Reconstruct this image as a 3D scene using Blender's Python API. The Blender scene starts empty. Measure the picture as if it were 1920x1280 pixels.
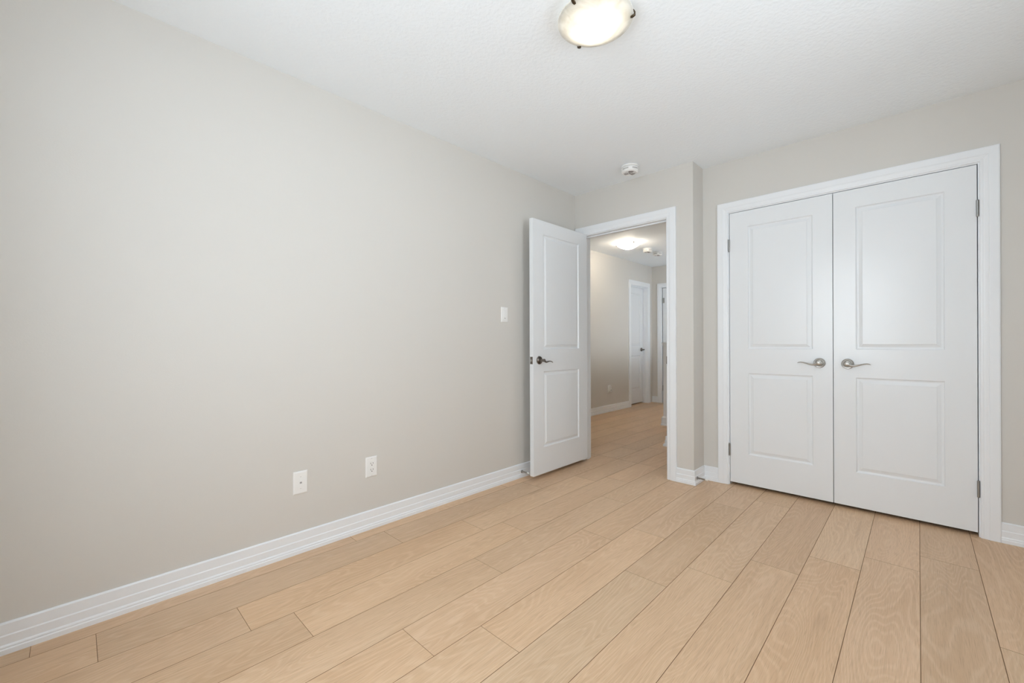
import bpy, bmesh, math, random
from mathutils import Vector, Matrix
random.seed(7)
scene = bpy.context.scene
COL = scene.collection
PI = math.pi

# ------------------------------------------------------------------ camera
A = math.radians(43.926); R_ = math.radians(-0.2228)
rt = Vector((math.cos(A), math.sin(A), 0)); fw = Vector((-math.sin(A), math.cos(A), 0)); zz = Vector((0, 0, 1))
cr = rt*math.cos(R_) + zz*math.sin(R_); cu = -rt*math.sin(R_) + zz*math.cos(R_)
cam_d = bpy.data.cameras.new('camera'); cam = bpy.data.objects.new('camera', cam_d); COL.objects.link(cam)
cam.matrix_world = Matrix(((cr.x, cu.x, -fw.x, 2.2996), (cr.y, cu.y, -fw.y, -3.2392), (cr.z, cu.z, -fw.z, 1.0729), (0, 0, 0, 1)))
cam_d.sensor_width = 36; cam_d.lens = 36*790.88/1920; cam_d.shift_y = 3.12/1920; cam_d.clip_start = .03
scene.camera = cam

# ------------------------------------------------------------------ daylight and exposure
H = 2.4388                     # ceiling height
XR, YC, YB = 3.12, .2017, -3.70  # right wall, closet wall, back wall
W1 = (1.10, 2.10, .70, 2.20)     # bedroom window in the back wall  x0 x1 z0 z1
W2 = (2.55, 3.45, 1.0, 2.00)    # unseen hallway window added by the stairs for fill light  y0 y1 z0 z1
W3 = (-2.10, -1.40, .65, 2.20)  # unseen window added in the right wall for fill light  y0 y1 z0 z1
XS = 1.30                       # stair wall
world = bpy.data.worlds.new('sky'); scene.world = world; world.use_nodes = True
wt = world.node_tree; bg = wt.nodes['Background']
wc = wt.nodes.new('ShaderNodeTexCoord'); wsep = wt.nodes.new('ShaderNodeSeparateXYZ'); wr = wt.nodes.new('ShaderNodeValToRGB')   # overcast sky above, bright lower half added to lift the ceiling
wt.links.new(wc.outputs['Generated'], wsep.inputs[0]); wm = wt.nodes.new('ShaderNodeMapRange'); wm.inputs[1].default_value = -1
wt.links.new(wsep.outputs['Z'], wm.inputs[0]); wt.links.new(wm.outputs[0], wr.inputs[0]); wt.links.new(wr.outputs[0], bg.inputs[0])
SKY, GROUND = 1.0, .97
for e, p, k in zip(wr.color_ramp.elements, (.47, .53), (GROUND, SKY)):
    e.position = p; e.color = (.84*k, .93*k, k, 1)
bg.inputs[1].default_value = 12.1
def portal(name, loc, rot, sx, sy):
    l = bpy.data.lights.new(name, 'AREA'); l.shape = 'RECTANGLE'; l.size = sx; l.size_y = sy
    l.cycles.is_portal = True
    o = bpy.data.objects.new(name, l); COL.objects.link(o); o.location = loc; o.rotation_euler = rot
portal('window_daylight', ((W1[0]+W1[1])/2, YB-.06, (W1[2]+W1[3])/2), (PI/2, 0, 0), W1[1]-W1[0], W1[3]-W1[2])
portal('window_daylight', (XS+.06, (W2[0]+W2[1])/2, (W2[2]+W2[3])/2), (PI/2, 0, PI/2), W2[1]-W2[0], W2[3]-W2[2])  # portal of the added hallway window
portal('window_daylight', (XR+.06, (W3[0]+W3[1])/2, (W3[2]+W3[3])/2), (PI/2, 0, PI/2), W3[1]-W3[0], W3[3]-W3[2])  # portal of the added right-wall window
LAMP_W, HALL_W = .9, 170
vs = scene.view_settings
vs.view_transform = 'Standard'; vs.look = 'None'; vs.gamma = 1; vs.use_curve_mapping = False; vs.exposure = 0.0
scene.cycles.max_bounces = 16; scene.cycles.diffuse_bounces = 10; scene.cycles.transparent_max_bounces = 12
scene.cycles.caustics_reflective = False; scene.cycles.caustics_refractive = False

# ------------------------------------------------------------------ materials
def s2l(c): return tuple(((v/255)/12.92 if v/255 <= .04045 else ((v/255+.055)/1.055)**2.4) for v in c)
def mat(name, rgb, rough=.5, metal=0, spec=.5, bump=None):
    m = bpy.data.materials.new(name); m.use_nodes = True; nt = m.node_tree; b = nt.nodes['Principled BSDF']
    b.inputs['Base Color'].default_value = (*rgb, 1); b.inputs['Roughness'].default_value = rough
    b.inputs['Metallic'].default_value = metal; b.inputs['Specular IOR Level'].default_value = spec
    if bump:
        sc, dist, det = bump
        tc = nt.nodes.new('ShaderNodeTexCoord'); n = nt.nodes.new('ShaderNodeTexNoise'); bp = nt.nodes.new('ShaderNodeBump')
        n.inputs['Scale'].default_value = sc; n.inputs['Detail'].default_value = det
        bp.inputs['Distance'].default_value = dist; bp.inputs['Strength'].default_value = 1
        nt.links.new(tc.outputs['Object'], n.inputs['Vector']); nt.links.new(n.outputs['Fac'], bp.inputs['Height'])
        nt.links.new(bp.outputs['Normal'], b.inputs['Normal'])
    return m
M_wall = mat('greige_paint', (.665, .645, .61), .55, spec=.3, bump=(160, .0002, 3))
M_ceil = mat('stippled_ceiling_paint', (.88, .925, .965), .75, spec=.25, bump=(60, .0022, 4))
M_trim = mat('white_trim_paint', (.845, .87, .90), .32, spec=.4)
M_door = mat('white_door_paint', (.81, .835, .86), .24, spec=.4, bump=(220, .00012, 2))
M_plast = mat('white_plastic', (.86, .86, .85), .35)
M_grey = mat('grey_plastic', (.35, .34, .34), .4)
M_vent = mat('vent_shadow_plastic', (.50, .50, .49), .5)
M_slot = mat('sounder_slot', (.16, .13, .13), .5)
M_dark = mat('dark_slot', (.03, .03, .03), .6)
M_nickel = mat('satin_nickel', (.50, .485, .46), .28, metal=1)
M_dark_nickel = mat('nickel_dark_reflection', (.22, .19, .165), .28, metal=1)  # dark reflections of the entry lever put into the nickel colour
M_hinge = mat('hinge_metal', (.36, .36, .35), .35, metal=1)
M_bronze = mat('bronze_clip', (.09, .065, .04), .35, metal=.8)
M_rubber = mat('white_rubber', (.8, .78, .74), .6)
M_pan = mat('lamp_pan_enamel', (.85, .85, .84), .5)
M_inside = mat('interior_shade', (.16, .155, .145), .8)  # darkness of the unlit interior put into the colour to blacken door gaps

def glass_pane():
    m = bpy.data.materials.new('window_glass'); m.use_nodes = True; nt = m.node_tree; nt.nodes.clear()
    o = nt.nodes.new('ShaderNodeOutputMaterial'); mx = nt.nodes.new('ShaderNodeMixShader')
    t = nt.nodes.new('ShaderNodeBsdfTransparent'); g = nt.nodes.new('ShaderNodeBsdfGlossy'); g.inputs['Roughness'].default_value = .02
    mx.inputs[0].default_value = .06
    nt.links.new(t.outputs[0], mx.inputs[1]); nt.links.new(g.outputs[0], mx.inputs[2]); nt.links.new(mx.outputs[0], o.inputs[0]); return m
M_glass = glass_pane()

def alabaster():
    m = bpy.data.materials.new('alabaster_glass'); m.use_nodes = True; nt = m.node_tree; nt.nodes.clear()
    o = nt.nodes.new('ShaderNodeOutputMaterial'); mx = nt.nodes.new('ShaderNodeMixShader'); mx2 = nt.nodes.new('ShaderNodeMixShader')
    t = nt.nodes.new('ShaderNodeBsdfTranslucent'); d = nt.nodes.new('ShaderNodeBsdfDiffuse'); g = nt.nodes.new('ShaderNodeBsdfGlossy')
    tc = nt.nodes.new('ShaderNodeTexCoord'); n = nt.nodes.new('ShaderNodeTexNoise'); r = nt.nodes.new('ShaderNodeValToRGB')
    n.inputs['Scale'].default_value = 9; n.inputs['Detail'].default_value = 3; n.inputs['Distortion'].default_value = 2.5
    r.color_ramp.elements[0].position = .35; r.color_ramp.elements[0].color = (.80, .78, .73, 1)
    r.color_ramp.elements[1].position = .62; r.color_ramp.elements[1].color = (.94, .93, .90, 1)
    nt.links.new(tc.outputs['Object'], n.inputs['Vector']); nt.links.new(n.outputs['Fac'], r.inputs[0])
    nt.links.new(r.outputs[0], t.inputs[0]); nt.links.new(r.outputs[0], d.inputs[0]); g.inputs['Roughness'].default_value = .15
    mx.inputs[0].default_value = .25; mx2.inputs[0].default_value = .05; mx3 = nt.nodes.new('ShaderNodeMixShader'); tr = nt.nodes.new('ShaderNodeBsdfTransparent'); mx3.inputs[0].default_value = .20
    nt.links.new(t.outputs[0], mx.inputs[1]); nt.links.new(d.outputs[0], mx.inputs[2])
    nt.links.new(mx.outputs[0], mx2.inputs[1]); nt.links.new(g.outputs[0], mx2.inputs[2]); nt.links.new(mx2.outputs[0], mx3.inputs[1]); nt.links.new(tr.outputs[0], mx3.inputs[2]); nt.links.new(mx3.outputs[0], o.inputs[0]); return m
M_bowl = alabaster()

def wood():
    m = bpy.data.materials.new('oak_laminate'); m.use_nodes = True; nt = m.node_tree; N = nt.nodes; L = nt.links
    b = N['Principled BSDF']
    uv = N.new('ShaderNodeUVMap'); uv.uv_map = 'plank'
    at = N.new('ShaderNodeAttribute'); at.attribute_name = 'tone'
    def mapping(sx, sy):
        mp = N.new('ShaderNodeMapping'); mp.inputs['Scale'].default_value = (sx, sy, 1); L.new(uv.outputs[0], mp.inputs[0]); return mp
    def math_(op, a=None, b_=None, v=None):
        n = N.new('ShaderNodeMath'); n.operation = op
        if a is not None: L.new(a, n.inputs[0])
        if b_ is not None: L.new(b_, n.inputs[1])
        if v is not None: n.inputs[1].default_value = v
        return n.outputs[0]
    def noise(mp, sc, det, dist=0):
        n = N.new('ShaderNodeTexNoise'); n.inputs['Scale'].default_value = sc; n.inputs['Detail'].default_value = det
        n.inputs['Distortion'].default_value = dist; L.new(mp.outputs[0], n.inputs['Vector']); return n.outputs['Fac']
    base = noise(mapping(1.05, 6.2), 1.0, 1.2, .35)                # growth field, long along the plank
    wob = noise(mapping(7, 34), 1.0, 2)
    f = math_('ADD', base, math_('MULTIPLY', wob, v=.015))
    rings = math_('SINE', math_('MULTIPLY', f, v=170.0))
    rings = math_('MULTIPLY', math_('ADD', rings, v=1.0), v=.5)
    rings = math_('POWER', rings, v=2.0)
    pores = noise(mapping(14, 420), 1.0, 2)                        # fine pore streaks
    blot = noise(mapping(1.1, 5), 1.0, 2)                          # broad darker streaks
    knot = N.new('ShaderNodeTexVoronoi'); knot.inputs['Scale'].default_value = 1.0; L.new(mapping(1.4, 5.0).outputs[0], knot.inputs['Vector'])
    kn = N.new('ShaderNodeMapRange'); kn.inputs[1].default_value = .02; kn.inputs[2].default_value = .16; kn.inputs[3].default_value = 1; kn.inputs[4].default_value = 0
    L.new(knot.outputs['Distance'], kn.inputs[0])
    def mix(fac, a, c, mode='MIX'):
        n = N.new('ShaderNodeMix'); n.data_type = 'RGBA'; n.blend_type = mode
        if isinstance(fac, float): n.inputs[0].default_value = fac
        else: L.new(fac, n.inputs[0])
        if isinstance(a, tuple): n.inputs[6].default_value = (*a, 1)
        else: L.new(a, n.inputs[6])
        if isinstance(c, tuple): n.inputs[7].default_value = (*c, 1)
        else: L.new(c, n.inputs[7])
        return n.outputs[2]
    def rng(x, a, b2, c, d):
        n = N.new('ShaderNodeMapRange'); L.new(x, n.inputs[0])
        for i, v in enumerate((a, b2, c, d)): n.inputs[i+1].default_value = v
        return n.outputs[0]
    c = mix(rng(blot, .35, .68, 0, 1), WOOD_A, WOOD_B)
    c = mix(rng(rings, .2, 1, 0, .42), c, WOOD_L)
    c = mix(rng(pores, .50, .70, 0, .42), c, WOOD_D)
    streak = noise(mapping(2.2, 60), 1.0, 3)
    c = mix(rng(streak, .54, .78, 0, .30), c, WOOD_D)
    c = mix(rng(streak, .30, .48, .18, 0), c, WOOD_L)
    c = mix(math_('MULTIPLY', kn.outputs[0], rng(blot, .45, .6, 0, .55)), c, WOOD_D)
    c = mix(1.0, c, at.outputs['Color'], 'MULTIPLY')
    L.new(c, b.inputs['Base Color'])
    b.inputs['Roughness'].default_value = .42; b.inputs['Specular IOR Level'].default_value = .35
    bp = N.new('ShaderNodeBump'); bp.inputs['Distance'].default_value = .0004; bp.inputs['Strength'].default_value = .5
    L.new(math_('ADD', math_('MULTIPLY', rings, v=.6), pores), bp.inputs['Height']); L.new(bp.outputs['Normal'], b.inputs['Normal'])
    return m
WOOD_A, WOOD_B, WOOD_L, WOOD_D = (.78, .54, .345), (.70, .47, .29), (.86, .635, .435), (.45, .275, .155)
M_wood = wood()
M_groove = mat('plank_groove', (.28, .17, .095), .7, spec=.1)

# ------------------------------------------------------------------ mesh helpers
def box(bm, x0, x1, y0, y1, z0, z1, bev=0):
    vs_ = [bm.verts.new(p) for p in ((x0,y0,z0),(x1,y0,z0),(x1,y1,z0),(x0,y1,z0),(x0,y0,z1),(x1,y0,z1),(x1,y1,z1),(x0,y1,z1))]
    fs = [bm.faces.new([vs_[i] for i in f]) for f in ((3,2,1,0),(4,5,6,7),(0,1,5,4),(1,2,6,5),(2,3,7,6),(3,0,4,7))]
    if bev:
        es = list({e for f in fs for e in f.edges})
        bmesh.ops.bevel(bm, geom=es, offset=bev, segments=2, profile=.7, affect='EDGES')
def lathe(bm, prof, c=(0,0,0), axis='Z', seg=32, sx=1, sy=1):
    """prof = [(r, h)]; h runs along the axis"""
    rings = []
    for r, h in prof:
        ring = []
        n = 1 if r < 1e-6 else seg
        for k in range(n):
            a = 2*PI*k/seg; u, v = r*math.cos(a)*sx, r*math.sin(a)*sy
            p = {'Z': (u, v, h), 'Y': (u, h, v), 'X': (h, u, v)}[axis]
            ring.append(bm.verts.new((c[0]+p[0], c[1]+p[1], c[2]+p[2])))
        rings.append(ring)
    for a, b in zip(rings, rings[1:]):
        for k in range(seg):
            q = [a[k % len(a)], a[(k+1) % len(a)], b[(k+1) % len(b)], b[k % len(b)]]
            u = []
            for v in q:
                if v not in u: u.append(v)
            if len(u) > 2: bm.faces.new(u)
    for ring in (rings[0], rings[-1]):
        if len(ring) > 2: bm.faces.new(ring)
def tube(bm, pts, ra, rb=None, seg=12, side=Vector((0,1,0))):
    """ellipse tube: ra = half-size along 'side', rb across"""
    rb = rb or ra; rings = []
    P = [Vector(p) for p in pts]
    for i, p in enumerate(P):
        t = (P[min(i+1, len(P)-1)] - P[max(i-1, 0)]).normalized()
        s = (side - t*side.dot(t))
        s = s.normalized() if s.length > 1e-4 else t.orthogonal().normalized()
        w = t.cross(s)
        rings.append([bm.verts.new(p + s*ra[i]*math.cos(2*PI*k/seg) + w*rb[i]*math.sin(2*PI*k/seg)) for k in range(seg)])
    for a, b in zip(rings, rings[1:]):
        for k in range(seg): bm.faces.new((a[k], a[(k+1) % seg], b[(k+1) % seg], b[k]))
    bm.faces.new(rings[0]); bm.faces.new(rings[-1])
def obj(name, bm, m, parent=None, smooth=False, loc=None):
    bmesh.ops.recalc_face_normals(bm, faces=bm.faces[:])
    me = bpy.data.meshes.new(name); bm.to_mesh(me); bm.free()
    for k in (m if isinstance(m, (list, tuple)) else (m,)): me.materials.append(k)
    if smooth:
        for p in me.polygons: p.use_smooth = True
        me.set_sharp_from_angle(angle=math.radians(38))
    o = bpy.data.objects.new(name, me); COL.objects.link(o)
    if parent: o.parent = parent
    if loc: o.location = loc
    return o
def tag(o, label, cat, group=None, kind=None):
    o['label'] = label; o['category'] = cat
    if group: o['group'] = group
    if kind: o['kind'] = kind
    return o
def thing(name, label, cat, loc=(0,0,0), rotz=0, group=None, kind=None):
    o = bpy.data.objects.new(name, None); COL.objects.link(o); o.location = loc; o.rotation_euler = (0, 0, rotz); o.empty_display_size = .1
    return tag(o, label, cat, group, kind)
def struct(name, bm, m, label, cat, smooth=False): return tag(obj(name, bm, m, smooth=smooth), label, cat, kind='structure')
def dup(root, loc, rotz=None, label=None):
    def rec(o, par):
        c = o.copy(); COL.objects.link(c); c.parent = par
        for ch in o.children: rec(ch, c)
        return c
    r = rec(root, None); r.location = loc
    if rotz is not None: r.rotation_euler = (0, 0, rotz)
    if label: r['label'] = label
    return r
NB = bmesh.new

# ------------------------------------------------------------------ floor: oak planks running along y
HXL, HYE = -1.17, 4.02            # hall left wall, hall end wall
bm = NB(); uvl = bm.loops.layers.uv.new('plank'); tn = bm.loops.layers.color.new('tone')
PW, PX, PL = .2005, .097, 1.172; G, GE = .0011, .0008
known = {-1: -3.349, 0: -3.186, 1: -2.782, 2: -2.633, 3: -1.855, 4: -2.385, 5: -2.171, 6: -1.439, 7: -1.207, 8: -.926, 9: -.684, 10: -.505, 11: -.305}
SEAM = .24
for k in range(-7, 16):
    x0 = PX + k*PW; x1 = x0 + PW
    def joints(j, lo, hi):
        j -= math.floor((j-lo)/PL)*PL
        out = [lo]
        while j < hi - .04:
            if j > lo + .04: out.append(j)
            j += PL
        return out + [hi]
    j0 = known.get(k, random.uniform(-3, -1))
    for lo, hi, jj in ((YB-.12, SEAM, j0), (SEAM, HYE+.12, random.uniform(0, PL))):
        ys = joints(jj, lo, hi)
        for y0, y1 in zip(ys, ys[1:]):
            t = random.gauss(0, .013); w = random.gauss(0, .004)
            tone = (min(1, .95+t+w), min(1, .95+t), min(1, .95+t-w), 1)
            ou, ov = random.uniform(0, 60), random.uniform(0, 60)
            top = [(x0+G, y0+GE), (x1-G, y0+GE), (x1-G, y1-GE), (x0+G, y1-GE)]; bot = [(x0, y0), (x1, y0), (x1, y1), (x0, y1)]
            vt = [bm.verts.new((*p, 0)) for p in top]; vb = [bm.verts.new((*p, -.0016)) for p in bot]
            f = bm.faces.new(vt)
            for l in f.loops:
                l[uvl].uv = (l.vert.co.y-y0+ou, l.vert.co.x-x0+ov); l[tn] = tone
            for i in range(4):
                f = bm.faces.new((vt[i], vb[i], vb[(i+1) % 4], vt[(i+1) % 4])); f.material_index = 1
xa, xb = PX-7*PW, PX+16*PW
f0 = len(bm.faces)
box(bm, xa, xb, YB-.12, HYE+.12, -.06, -.0016)
for f in list(bm.faces)[f0:]: f.material_index = 1
o = struct('floor', bm, [M_wood, M_groove], 'light oak plank floor running from the bedroom into the hallway', 'floor')

# ------------------------------------------------------------------ walls and ceiling
bm = NB(); box(bm, xa, xb, YB-.12, HYE+.12, H, H+.08)
struct('ceiling', bm, M_ceil, 'white stippled ceiling above the bedroom and hallway', 'ceiling')
def wall(name, boxes, label, m=None):
    bm = NB()
    for b in boxes: box(bm, *b)
    return struct(name, bm, m or M_wall, label, 'wall')
XO, T = 1.0793, .115               # outer corner of the entry wall; wall thickness
E0, E1, EZ = .090, .871, 2.047     # entry jamb faces
C0, C1, CZ = 1.2693, 2.5372, 2.047 # closet jamb faces
J = .019
wall('wall_left', [(-.115, 0, YB-.12, T, 0, H)], 'long greige wall on the left with the switch and outlets')
wall('wall_front', [(0, E0-J, 0, T, 0, H), (E1+J, XO, 0, T, 0, H), (E0-J, E1+J, 0, T, EZ+J, H), (XO-.115, XO, T, YC+T, 0, H)], 'greige wall around the open hallway door with its jutting corner')
wall('wall_closet', [(XO, C0-J, YC, YC+T, 0, H), (C1+J, XR, YC, YC+T, 0, H), (C0-J, C1+J, YC, YC+T, CZ+J, H)], 'greige wall around the white closet double doors')
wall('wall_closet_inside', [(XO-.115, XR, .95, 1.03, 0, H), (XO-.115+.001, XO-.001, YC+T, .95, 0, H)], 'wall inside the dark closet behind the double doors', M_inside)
wall('wall_right', [(XR, XR+.12, YB-.12, W3[0], 0, H), (XR, XR+.12, W3[1], 1.03, 0, H), (XR, XR+.12, W3[0], W3[1], 0, W3[2]), (XR, XR+.12, W3[0], W3[1], W3[3], H)], 'greige wall on the right side of the bedroom')
wall('wall_back', [(0, W1[0], YB-.12, YB, 0, H), (W1[1], XR, YB-.12, YB, 0, H), (W1[0], W1[1], YB-.12, YB, 0, W1[2]), (W1[0], W1[1], YB-.12, YB, W1[3], H)], 'greige window wall behind the camera')
# hall
D0, D1 = 3.235, 3.835              # hall left door opening (y)
HE0, HE1 = -.985, -.225            # hall end door opening (x)
wall('wall_hall_left', [(HXL-.12, HXL, -.1, D0-J, 0, H), (HXL-.12, HXL, D1+J, HYE+.12, 0, H), (HXL-.12, HXL, D0-J, D1+J, EZ+J, H)], 'greige hallway wall on the left with an outlet and a recessed door')
wall('wall_hall_near', [(HXL, -.115, -.1, T, 0, H)], 'hallway wall backing onto the bedroom')
wall('wall_hall_end', [(HXL, HE0-J, HYE, HYE+.12, 0, H), (HE1+J, XS, HYE, HYE+.12, 0, H), (HE0-J, HE1+J, HYE, HYE+.12, EZ+J, H)], 'greige end wall of the hallway above a white door')
wall('wall_hall_right', [(.425, XS, 1.03, 1.15, 0, H)], 'hallway wall on the right starting at a corner beyond the doorway')
wall('wall_hall_stair', [(XS, XS+.12, 1.03, W2[0], 0, H), (XS, XS+.12, W2[1], HYE+.12, 0, H), (XS, XS+.12, W2[0], W2[1], 0, W2[2]), (XS, XS+.12, W2[0], W2[1], W2[3], H), (XO-.115, XO, YC+T, 1.03, 0, H)], 'hallway wall with an added fill-light window beside the stairs')
wall('hall_light_block', [(HXL-.2, HXL-.125, D0-.2, HYE+.2, 0, H), (HE0-.1, HE1+.1, HYE+.125, HYE+.2, 0, H)], 'slabs added behind the hallway doors to stop light leaks', M_inside)  # unseen backing added to stop light leaking under the doors
wall('wall_stair', [(-.080, .006, 2.19, HYE, 0, 1.03), (.036, XS, 2.074, 2.164, 0, 1.03)], 'low half wall beside the newel post in the hallway', M_trim)

# ------------------------------------------------------------------ windows (behind the camera; right and hall ones added for fill)
def window(name, label, loc, rotz, w, z0, z1):
    root = thing(name, label, 'window', loc, rotz, kind='structure')
    bm = NB(); h = z1-z0; f = .05
    for b in ((-w/2, -w/2+f, 0, h), (w/2-f, w/2, 0, h), (-w/2+f, w/2-f, 0, f), (-w/2+f, w/2-f, h-f, h), (-.022, .022, f, h-f)):
        box(bm, b[0], b[1], -.08, -.02, b[2], b[3], .003)
    obj('window_frame', bm, M_trim, root)
    bm = NB(); box(bm, -w/2+f, w/2-f, -.052, -.048, f, h-f); obj('pane', bm, M_glass, root)
    bm = NB(); box(bm, -w/2-.07, w/2+.07, -.02, .04, -.025, 0, .004); obj('window_sill', bm, M_trim, root)
    return root
window('window_1', 'wide white framed window in the wall behind the camera', ((W1[0]+W1[1])/2, YB, W1[2]), 0, W1[1]-W1[0], W1[2], W1[3])

window('fill_window_right', 'unseen white framed window added in the right bedroom wall for fill light', (XR, (W3[0]+W3[1])/2, W3[2]), -PI/2, W3[1]-W3[0], W3[2], W3[3])
bm = NB(); box(bm, XR+.12, XR+3.2, W3[0]-1.5, W3[1]+1.5, H-.12, H)  # unseen slab added to keep sky light out of the right window
tag(obj('sky_blocker', bm, mat('blocker_dark', (.07, .06, .05), .8)), 'added unseen dark overhang outside the right bedroom window', 'blocker', kind='structure')
window('fill_window_hall', 'unseen white framed window added in the hallway stair wall for fill light', (XS, (W2[0]+W2[1])/2, W2[2]), -PI/2, W2[1]-W2[0], W2[2], W2[3])

# ------------------------------------------------------------------ baseboards
BB = [(.0, 0), (.0185, 0), (.0185, .017), (.0155, .021), (.0165, .024), (.0155, .028), (.0115, .032), (.0115, .061), (.0088, .065), (.0088, .102), (.004, .107), (0, .107)]
def baseboard(name, p, q, label, side=1, prev=None, nxt=None, scale=1.0, parent=None, m=None):
    """board along p->q, sticking out to the left (side=1) or right; prev/nxt = outgoing mitre at an end: +1 outside corner, -1 inside corner"""
    p, q = Vector((*p, 0)), Vector((*q, 0)); d = (q-p).normalized(); n = Vector((-d.y, d.x, 0))*side
    bm = NB(); ra, rb = [], []
    for dd, z in BB:
        dd *= scale
        a = p + n*dd + Vector((0, 0, z)) - d*dd*(prev or 0); b = q + n*dd + Vector((0, 0, z)) + d*dd*(nxt or 0)
        ra.append(bm.verts.new(a)); rb.append(bm.verts.new(b))
    for i in range(len(BB)): bm.faces.new((ra[i], ra[(i+1) % len(BB)], rb[(i+1) % len(BB)], rb[i]))
    bm.faces.new(ra); bm.faces.new(rb)
    return struct(name, bm, m or M_trim, label, 'baseboard')
CW = .074
baseboard('baseboard_left', (0, -.0), (0, YB), 'long white moulded baseboard along the left wall', 1)
baseboard('baseboard_front', (E1+.006+CW-.001, 0), (XO, 0), 'short white baseboard between the doorway casing and the jutting corner', -1, nxt=1)
baseboard('baseboard_return', (XO, 0), (XO, YC), 'short white baseboard on the shaded side of the jutting corner', -1, prev=1, nxt=-1)
baseboard('baseboard_closet', (XO, YC), (C0-.006-CW+.001, YC), 'short white baseboard left of the closet casing', -1, prev=-1)
baseboard('baseboard_right', (C1+.006+CW-.001, YC), (XR, YC), 'white baseboard right of the closet casing', -1, nxt=-1)
baseboard('baseboard_side', (XR, YC), (XR, YB), 'white baseboard along the right wall', -1, prev=-1, nxt=-1)
baseboard('baseboard_back', (XR, YB), (0, YB), 'white baseboard along the window wall', -1, prev=-1, nxt=-1)
baseboard('baseboard_hall', (HXL, D0-.006-CW), (HXL, T), 'white baseboard along the left hallway wall', 1)
baseboard('baseboard_hall_end', (HXL, HYE), (HE0-.006-CW, HYE), 'short white baseboard in the far hallway corner', -1)
baseboard('baseboard_hall_right', (.425, 1.03), (XO-.115, 1.03), 'white baseboard end peeking past the right doorway casing', -1, prev=1, scale=1.9)

# ------------------------------------------------------------------ casings with jambs
CP = [(0, 0), (0, .009), (.003, .0115), (.009, .0125), (.013, .0115), (.020, .0130), (.029, .0160), (.032, .0160), (.033, .0178), (.068, .0185), (.0725, .0165), (.074, .012), (.074, 0)]
def casing(bm, a0, a1, zt, rev=.006, org=(0,0,0), ax=Vector((1,0,0)), out=Vector((0,-1,0))):
    o = Vector(org); rows = []
    for u, dd in CP:
        k = []
        for a, z in ((a0-rev-u, 0), (a0-rev-u, zt+rev+u), (a1+rev+u, zt+rev+u), (a1+rev+u, 0)):
            k.append(bm.verts.new(o + ax*a + Vector((0, 0, z)) + out*dd))
        rows.append(k)
    for i in range(len(rows)):
        r, s = rows[i], rows[(i+1) % len(rows)]
        for j in range(3): bm.faces.new((r[j], r[j+1], s[j+1], s[j]))
    bm.faces.new([r[0] for r in rows]); bm.faces.new([r[3] for r in rows])
def jamb(bm, a0, a1, zt, t, org, ax, out, stop=None):
    """three boards lining an opening of depth t (measured along -out), plus the stop strip at depth range stop"""
    o = Vector(org)
    def b(u0, u1, d0, d1, z0, z1):
        vs_ = [bm.verts.new(o + ax*u - out*d + Vector((0, 0, z))) for u, d, z in ((u0,d0,z0),(u1,d0,z0),(u1,d1,z0),(u0,d1,z0),(u0,d0,z1),(u1,d0,z1),(u1,d1,z1),(u0,d1,z1))]
        for f in ((3,2,1,0),(4,5,6,7),(0,1,5,4),(1,2,6,5),(2,3,7,6),(3,0,4,7)): bm.faces.new([vs_[i] for i in f])
    b(a0-J, a0, 0, t, 0, zt+J); b(a1, a1+J, 0, t, 0, zt+J); b(a0, a1, 0, t, zt, zt+J)
    if stop:
        s0, s1, st = stop
        b(a0, a0+st, s0, s1, 0, zt); b(a1-st, a1, s0, s1, 0, zt); b(a0+st, a1-st, s0, s1, zt-st, zt)
X_, Y_ = Vector((1,0,0)), Vector((0,1,0))
bm = NB(); casing(bm, E0, E1, EZ); jamb(bm, E0, E1, EZ, T, (0,0,0), X_, -Y_, stop=(.040, .078, .010)); casing(bm, E0, E1, EZ, org=(0, T, 0), out=Y_)
t1 = struct('trim_1', bm, M_trim, 'white moulded casing around the open hallway doorway', 'door casing')
bm = NB(); box(bm, E1-.0015, E1+.004, -.004, .03, .905, .965, .0006); o = obj('strike_plate', bm, M_dark_nickel, t1)
bm = NB(); casing(bm, C0, C1, CZ, org=(0, YC, 0)); jamb(bm, C0, C1, CZ, T, (0, YC, 0), X_, -Y_)
struct('trim_2', bm, M_trim, 'white moulded casing framing the closet double doors', 'door casing')
bm = NB(); casing(bm, D0, D1, EZ, org=(HXL, 0, 0), ax=Y_, out=X_); jamb(bm, D0, D1, EZ, .12, (HXL, 0, 0), Y_, X_, stop=(.045, .08, .010))
struct('trim_3', bm, M_trim, 'white casing around the recessed door on the left hallway wall', 'door casing')
bm = NB(); casing(bm, HE0, HE1, EZ, org=(0, HYE, 0)); jamb(bm, HE0, HE1, EZ, .12, (0, HYE, 0), X_, -Y_)
struct('trim_4', bm, M_trim, 'white casing around the door in the hallway end wall', 'door casing')

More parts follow.
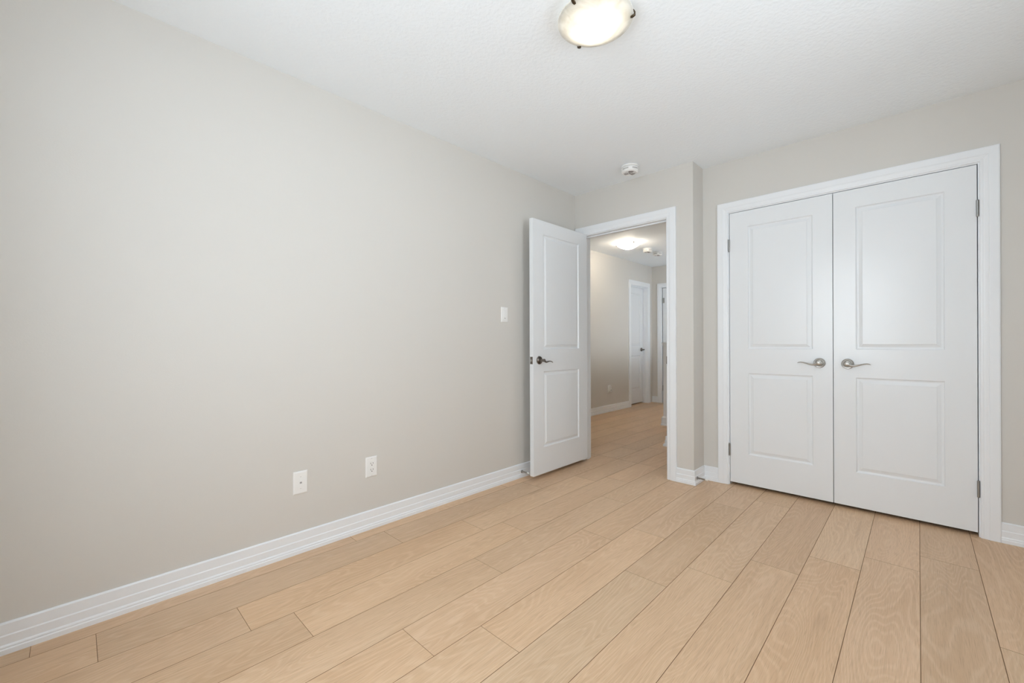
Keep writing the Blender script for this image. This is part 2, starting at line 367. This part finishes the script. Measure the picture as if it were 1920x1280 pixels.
# ------------------------------------------------------------------ doors
PP = [(0, 0), (.0045, .0075), (.010, .0095), (.014, .0095), (.018, .0080), (.028, .0040), (.0315, .0030), (.0325, .0010), (.0345, .0006)]
def slab(w, h, t, px0, px1, panels, both=True):
    """moulded two-panel slab: x 0..w, front face y=0, back y=t"""
    bm = NB()
    def face(ys, sg):
        def q(*pts): bm.faces.new([bm.verts.new((x, ys+sg*d, z)) for x, d, z in pts])
        zs = sorted(panels)
        q((0,0,0), (px0,0,0), (px0,0,h), (0,0,h)); q((px1,0,0), (w,0,0), (w,0,h), (px1,0,h))
        edges = [0] + [z for p in zs for z in p] + [h]
        for i in range(0, len(edges), 2): q((px0,0,edges[i]), (px1,0,edges[i]), (px1,0,edges[i+1]), (px0,0,edges[i+1]))
        for z0, z1 in zs:
            rows = [[bm.verts.new((x, ys+sg*d, z)) for x, z in ((px0+u, z0+u), (px1-u, z0+u), (px1-u, z1-u), (px0+u, z1-u))] for u, d in PP]
            for a, b in zip(rows, rows[1:]):
                for k in range(4): bm.faces.new((a[k], a[(k+1) % 4], b[(k+1) % 4], b[k]))
            bm.faces.new(rows[-1])
    face(0, 1); face(t, -1)
    def q(*pts): bm.faces.new([bm.verts.new(p) for p in pts])
    q((0,0,0), (0,0,h), (0,t,h), (0,t,0)); q((w,0,0), (w,t,0), (w,t,h), (w,0,h)); q((0,0,h), (w,0,h), (w,t,h), (0,t,h)); q((0,0,0), (0,t,0), (w,t,0), (w,0,0))
    bmesh.ops.remove_doubles(bm, verts=bm.verts[:], dist=1e-5)
    es = [e for e in bm.edges if len(e.link_faces) == 2 and abs(e.link_faces[0].normal.dot(e.link_faces[1].normal)) < .1
          and all((abs(v.co.x) < 1e-5 or abs(v.co.x-w) < 1e-5 or abs(v.co.z) < 1e-5 or abs(v.co.z-h) < 1e-5) for v in e.verts)]
    bmesh.ops.bevel(bm, geom=es, offset=.0015, segments=2, affect='EDGES')
    return bm
def handle(parent, x, z, sgn, m, t=None, wave=None, name='door_handle'):
    """lever handle on the front face (y=0, towards -y); sgn = direction of the lever along x"""
    bm = NB(); lathe(bm, [(.0325, -.0002), (.0325, -.004), (.0315, -.0075), (.0285, -.0095), (.0255, -.0090), (.0235, -.0055), (.0205, -.0045), (.0175, -.0065), (.0150, -.0120), (.0135, -.0125)], (x, 0, z), 'Y', 40)
    h = obj(name, bm, m, parent, True)
    bm = NB()
    lathe(bm, [(.0125, -.011), (.0115, -.02), (.0105, -.034), (.0115, -.046), (.0125, -.052), (.0115, -.057), (.006, -.0595), (0, -.06)], (x, 0, z), 'Y', 28)
    W = wave or [(0, 0), (.010, -.004), (.022, -.009), (.036, -.0105), (.052, -.0075), (.068, -.002), (.084, .0025), (.098, .004), (.108, .0025), (.116, -.001)]
    pts = [(x+sgn*a, -.049 + .004*math.sin(a/.116*PI), z+b) for a, b in W]
    n = len(W); ra = [.0085, .0088, .009, .009, .0088, .0085, .0080, .0072, .006, .003][:n]; rb = [.0088, .0085, .0075, .0062, .0052, .0045, .004, .0036, .003, .0018][:n]
    tube(bm, pts, ra, rb, 14)
    obj('lever', bm, m, h, True); return h
def hinge(parent, x, z, sgn, m=M_hinge):
    bm = NB(); lathe(bm, [(.003, -.047), (.0058, -.0445), (.0058, .0445), (.003, .047)], (x, -.0045, z), 'Z', 14)
    for k in (-.0265, -.009, .009, .0265): lathe(bm, [(.0048, k-.0004), (.0062, k-.0003), (.0062, k+.0003), (.0048, k+.0004)], (x, -.0045, z), 'Z', 14)
    box(bm, min(x, x+sgn*.004), max(x, x+sgn*.004), -.0016, .03, z-.0445, z+.0445)
    return obj('hinge', bm, m, parent, True)
DT = .035; DH = 2.020; ZB = .0233
# closet double doors
d2 = thing('door_2', 'left leaf of the closed white closet double doors, lever near its right edge', 'door', (1.2725, YC+.002, ZB), kind='structure')
w2 = 1.8968-1.2725; bm = slab(w2, DH, DT, 1.397-1.2725, 1.789-1.2725, [(.244-ZB, .8455-ZB), (1.024-ZB, 1.9275-ZB)])
obj('slab', bm, M_door, d2); handle(d2, 1.826-1.2725, .934-ZB, -1, M_nickel)
for z in (.265, 1.803): hinge(d2, -.002, z-ZB, 1)
d3 = thing('door_3', 'right leaf of the closed white closet double doors, lever near its left edge', 'door', (1.9003, YC+.002, ZB), kind='structure')
w3 = 2.5336-1.9003; bm = slab(w3, DH, DT, 2.014-1.9003, 2.409-1.9003, [(.244-ZB, .8455-ZB), (1.024-ZB, 1.9275-ZB)])
obj('slab', bm, M_door, d3); handle(d3, 1.973-1.9003, .932-ZB, 1, M_nickel)
for z in (.263, 1.803): hinge(d3, w3+.002, z-ZB, -1)
# entry door, open 90 degrees against the left wall (local x runs from free edge to hinge edge)
ZE = .030; EW = .746
d1 = thing('door_1', 'white two-panel door standing open into the bedroom against the left wall', 'door', (.138, -.012-EW, ZE), PI/2, kind='structure')
bm = slab(EW, DH, DT, .128, EW-.130, [(.241-ZE, .845-ZE), (1.023-ZE, 1.943-ZE)])
obj('slab', bm, M_door, d1)
handle(d1, .072, .937-ZE, 1, M_dark_nickel, wave=[(0, 0), (.008, -.003), (.018, -.010), (.030, -.0145), (.044, -.0140), (.060, -.0105), (.076, -.0085), (.092, -.0105), (.104, -.015), (.112, -.0205)])
bm = NB(); box(bm, -.0012, .001, .005, .030, .937-ZE-.029, .937-ZE+.029, .0004)
lp = obj('latch_plate', bm, M_dark_nickel, d1)
bm = NB(); box(bm, -.011, -.001, .012, .023, .937-ZE-.009, .937-ZE+.009, .002); obj('latch_bolt', bm, M_nickel, lp)
for z in (.25, 1.02, 1.83): 
    bm = NB(); lathe(bm, [(.003, -.047), (.0058, -.0445), (.0058, .0445), (.003, .047)], (EW+.004, DT+.004, z-ZE), 'Z', 14)
    box(bm, EW-.0005, EW+.002, .005, DT+.004, z-ZE-.0445, z-ZE+.0445); obj('hinge', bm, M_dark_nickel, d1, True)
# hall left door, recessed (room side), faces +x
d4 = thing('door_4', 'closed white door recessed in the left hallway wall, with a dark lever', 'door', (HXL-.083, D0+.003, .02), PI/2, kind='structure')
wd = D1-D0-.006; bm = slab(wd, DH, DT, .105, wd-.105, [(.241, .825), (1.003, 1.907)]); obj('slab', bm, M_door, d4)
handle(d4, wd-.065, .93, -1, M_dark_nickel)
# hall end door
d5 = thing('door_5', 'white door with a dark hinge in the hallway end wall', 'door', (HE0+.015, HYE+.006, .02), kind='structure')
we = HE1-HE0-.019; bm = slab(we, DH, DT, .115, we-.115, [(.241, .825), (1.003, 1.907)]); obj('slab', bm, M_door, d5)
for z in (.25, 1.80): 
    bm = NB(); box(bm, .002, .03, -.003, .0005, z-.045, z+.045, .0008); lathe(bm, [(.007, -.045), (.007, .045)], (0, -.006, z), 'Z', 12); obj('hinge', bm, M_hinge, d5, True)

# ------------------------------------------------------------------ ceiling lights
def ceiling_light(loc, label, watts, rot=0, tint=(1, .95, .88)):
    t = thing('ceiling_light', label, 'ceiling light', loc, rot, 'flush alabaster ceiling lights')
    bm = NB(); lathe(bm, [(.112, 0), (.118, -.004), (.118, -.018), (.110, -.026), (0, -.026)], (0,0,0), 'Z', 48); obj('ceiling_pan', bm, M_pan, t, True)
    prof = [(.147, -.0325), (.153, -.034), (.153, -.0385), (.1475, -.0395)] + [(.1435*(1-k/14), -.0405 - .052*(1-(1-k/14)**2)) for k in range(15)]
    inner = [(max(0, r-.003), h+.0045) for r, h in reversed(prof[4:])]
    bm = NB(); lathe(bm, prof + inner + [(.143, -.0345)], (0,0,0), 'Z', 56); obj('glass_bowl', bm, M_bowl, t, True)
    for k in range(3):
        a = -PI/2 + .0 + k*2*PI/3; u = Vector((math.cos(a), math.sin(a), 0)); s = Vector((-u.y, u.x, 0))
        bm = NB()
        tube(bm, [u*.116+Vector((0,0,-.010)), u*.140+Vector((0,0,-.014)), u*.153+Vector((0,0,-.021)), u*.158+Vector((0,0,-.031)), u*.157+Vector((0,0,-.0405)), u*.149+Vector((0,0,-.0455)), u*.141+Vector((0,0,-.0475))], [.0055]*3+[.0065, .0075, .0075, .005], [.0025]*3+[.0035, .0045, .0045, .003], 10, side=s)
        obj('clip', bm, M_bronze, t, True)
    for k in (-1, 1):
        bm = NB(); lathe(bm, [(.0, -.058), (.010, -.056), (.014, -.050), (.014, -.042), (.010, -.034), (.010, -.026)], (k*.04, 0, 0), 'Z', 20)
        m = bpy.data.materials.get('lit_bulb')
        if not m:
            m = bpy.data.materials.new('lit_bulb'); m.use_nodes = True; b = m.node_tree.nodes['Principled BSDF']
            b.inputs['Emission Color'].default_value = (1, .93, .83, 1)
        m2 = m.copy() if watts is None else m
        m2.node_tree.nodes['Principled BSDF'].inputs['Emission Strength'].default_value = 0
        o = obj('bulb', bm, m2, t, True)
        l = bpy.data.lights.new('bulb_glow', 'POINT'); l.energy = watts/2; l.color = tint; l.shadow_soft_size = .012
        q = bpy.data.objects.new('bulb_glow', l); COL.objects.link(q); q.parent = t; q.location = (k*.04, 0, -.074); o.visible_shadow = True
    return t
ceiling_light((1.341, -1.742, H), 'large lit alabaster bowl ceiling light with bronze clips in the bedroom', LAMP_W)
ceiling_light((-.545, 2.0, H), 'small-looking lit bowl ceiling light in the hallway seen through the doorway', HALL_W, 1.0, (1, .88, .72))

# ------------------------------------------------------------------ smoke detectors
def arc(bm, r0, r1, a0, a1, z0, z1, n=8):
    rows = []
    for k in range(n+1):
        a = a0 + (a1-a0)*k/n; c, d = math.cos(a), math.sin(a)
        rows.append([bm.verts.new(p) for p in ((r0*c, r0*d, z0), (r1*c, r1*d, z0), (r1*c, r1*d, z1), (r0*c, r0*d, z1))])
    for a, b in zip(rows, rows[1:]):
        for k in range(4): bm.faces.new((a[k], a[(k+1) % 4], b[(k+1) % 4], b[k]))
    bm.faces.new(rows[0]); bm.faces.new(rows[-1])
def smoke(loc, label, rot=0):
    t = thing('smoke_detector', label, 'smoke detector', loc, rot, 'smoke detectors')
    bm = NB(); lathe(bm, [(.060, 0), (.066, -.002), (.066, -.010), (.063, -.0125), (.050, -.013), (.050, -.018), (0, -.018)], (0,0,0), 'Z', 48); obj('mounting_base', bm, M_plast, t, True)
    bm = NB(); lathe(bm, [(.050, -.0175), (.060, -.0180), (.0635, -.0205), (.0635, -.040), (.0615, -.046), (.056, -.052), (.049, -.0545), (.046, -.0530), (0, -.0530)], (0,0,0), 'Z', 48); b = obj('body', bm, M_plast, t, True)
    bm = NB()
    for k in range(5):
        arc(bm, .0600, .0640, -2.05+k*1.257, -1.25+k*1.257, -.037, -.027)
        obj('side_vent', bm, M_vent, b); bm = NB()
    for k in range(3):
        for q, (r0, r1) in enumerate(((.016, .0205), (.024, .0285), (.032, .0365), (.0395, .0435))): arc(bm, r0, r1, .5+k*2.094+.1*q, 2.05+k*2.094-.1*q, -.0537, -.0526)
    obj('sounder_slots', bm, M_slot, b)
    bm = NB(); lathe(bm, [(.0095, -.0525), (.0095, -.0560), (.007, -.0575), (0, -.0575)], (0,0,0), 'Z', 20); obj('test_button', bm, M_grey, b, True)
    return t
smoke((.694, -.248, H), 'white round smoke detector on the bedroom ceiling above the open doorway')
smoke((-.53, 2.55, H), 'smoke detector on the hallway ceiling, nearer the hallway light')
smoke((-.53, 2.87, H), 'smoke detector on the hallway ceiling, farther from the hallway light')

# ------------------------------------------------------------------ wall plates on the left wall (face +x). local: x = width (+Y world), -y = out, z up
def plate(bm, w=.071, h=.116, t=.0065):
    rows = [[bm.verts.new((sx*(w/2-i), -d, sz*(h/2-i))) for sx, sz in ((-1,-1),(1,-1),(1,1),(-1,1))] for i, d in ((0,0), (0,.002), (.0015,.0045), (.006,t), (.008,t))]
    for a, b in zip(rows, rows[1:]):
        for k in range(4): bm.faces.new((a[k], a[(k+1)%4], b[(k+1)%4], b[k]))
    bm.faces.new(rows[-1]); bm.faces.new(rows[0])
def screw(t, z, y=-.0065):
    bm = NB(); lathe(bm, [(.0034, y+.0005), (.0034, y-.0006), (.0024, y-.0012), (0, y-.0013)], (0, 0, z), 'Y', 16); s = obj('screw', bm, M_plast, t, True)
    bm = NB(); box(bm, -.0026, .0026, y-.0016, y-.0011, z-.0005, z+.0005); obj('screw_slot', bm, M_grey, s)
def outlet(loc, rotz, label, name='wall_outlet'):
    t = thing(name, label, 'outlet', loc, rotz, 'wall outlets')
    bm = NB(); plate(bm); obj('cover_plate', bm, M_plast, t)
    bm = NB(); box(bm, -.0165, .0165, -.0082, -.004, -.0335, .0335, .001); r = obj('receptacle', bm, M_plast, t)
    bm = NB()
    for s in (-1, 1):
        zc = s*.0178
        box(bm, -.0078, -.0056, -.0086, -.0079, zc-.001, zc+.0075); box(bm, .0056, .0078, -.0086, -.0079, zc-.001, zc+.0075)
        lathe(bm, [(.0026, -.0079), (.0026, -.0087)], (0, 0, zc-.0075), 'Y', 14)
    obj('slots', bm, M_dark, r)
    screw(t, .0485); screw(t, -.0485)
    return t
outlet((0, -2.039, .357), PI/2, 'white power outlet low on the left wall, right of the blank jack plate')
t = thing('jack_plate', 'white cable jack plate low on the left wall, left of the power outlet', 'wall plate', (0, -2.431, .3595), PI/2)
bm = NB(); plate(bm); obj('cover_plate', bm, M_plast, t)
bm = NB(); box(bm, -.0085, .0085, -.0080, -.005, -.0090, .0090, .0008); j = obj('jack', bm, M_plast, t)
bm = NB(); box(bm, -.0050, .0050, -.0084, -.0079, -.0045, .0040); obj('jack_opening', bm, M_grey, j)
screw(t, .030); screw(t, -.030)
t = thing('light_switch', 'white dimmer light switch on the left wall beside the open door', 'light switch', (0, -.937, 1.293), PI/2)
bm = NB(); plate(bm); obj('cover_plate', bm, M_plast, t)
bm = NB(); box(bm, -.0165, .0165, -.0085, -.004, -.0335, .0335, .001); r = obj('rocker', bm, M_plast, t)
bm = NB(); box(bm, -.010, .010, -.0105, -.008, -.014, .026, .0012); obj('paddle', bm, M_plast, r)
bm = NB(); box(bm, -.0085, .0085, -.0090, -.0084, -.0305, -.0265); obj('slider_slot', bm, M_grey, r)
screw(t, .0485); screw(t, -.0485)
# hall outlet with a plug-in
outlet((HXL, 2.54, .358), PI/2, 'white power outlet low on the left hallway wall behind the plug-in night light')
t = thing('night_light', 'small white plug-in night light in the hallway outlet', 'night light', (HXL, 2.54, .358), PI/2)
bm = NB(); box(bm, -.018, .020, -.034, -.0092, -.042, .004, .004); obj('plug_body', bm, M_plast, t)
bm = NB(); box(bm, -.004, .018, -.030, -.011, .004, .042, .004); obj('shade', bm, M_plast, t)
bm = NB(); lathe(bm, [(.008, -.034), (.008, -.0365), (.005, -.038), (0, -.038)], (.001, 0, -.018), 'Y', 18); obj('sensor', bm, M_grey, t, True)

# ------------------------------------------------------------------ spring door stops
def door_stop(loc, rotz, label):
    """base on the board, spring along local +x"""
    t = thing('door_stop', label, 'door stop', loc, rotz, 'spring door stops')
    bm = NB(); lathe(bm, [(.0115, 0), (.0115, .003), (.009, .006), (.005, .008), (0, .008)], (0,0,0), 'X', 20); obj('base', bm, M_hinge, t, True)
    bm = NB(); n = 15*10; r = .0056
    pts = [(.006 + .056*i/n, (r - .0012*i/n)*math.cos(2*PI*i/10), (r - .0012*i/n)*math.sin(2*PI*i/10)) for i in range(n+1)]
    tube(bm, pts, [.0015]*len(pts), None, 6, side=Vector((1,0,0))); obj('spring', bm, M_nickel, t, True)
    bm = NB(); lathe(bm, [(.0, .060), (.006, .060), (.0072, .064), (.0072, .074), (.005, .078), (0, .079)], (0,0,0), 'X', 20); obj('rubber_tip', bm, M_rubber, t, True)
    return t
door_stop((.0115, -.756, .047), 0, 'spring door stop on the left baseboard behind the open door')
door_stop((XO+.0115, .030, .048), 0, 'spring door stop with white tip on the jutting corner baseboard')

# ------------------------------------------------------------------ newel post in the hall
t = thing('newel_post', 'white square newel post in the hallway just past the right door casing', 'post', (-.036, 2.117, 0))
bm = NB(); box(bm, -.051, .039, -.051, .039, 0, 1.03, .002); obj('shaft', bm, M_trim, t)
bm = NB(); s = [(.070, 0), (.070, .018), (.064, .024), (.061, .10), (.052, .118)]
rows = [[bm.verts.new((x*w - .006, y*w - .006, z)) for x, y in ((-1,-1),(1,-1),(1,1),(-1,1))] for w, z in [(.046, 0)]+s]
rows = rows[1:]
for a, b in zip(rows, rows[1:]):
    for k in range(4): bm.faces.new((a[k], a[(k+1)%4], b[(k+1)%4], b[k]))
bm.faces.new(rows[0]); bm.faces.new(rows[-1]); obj('base_trim', bm, M_trim, t)
bm = NB(); box(bm, -.066, .054, -.066, .054, 1.055, 1.078, .005); box(bm, -.058, .046, -.058, .046, 1.03, 1.055, .003); obj('cap', bm, M_trim, t)
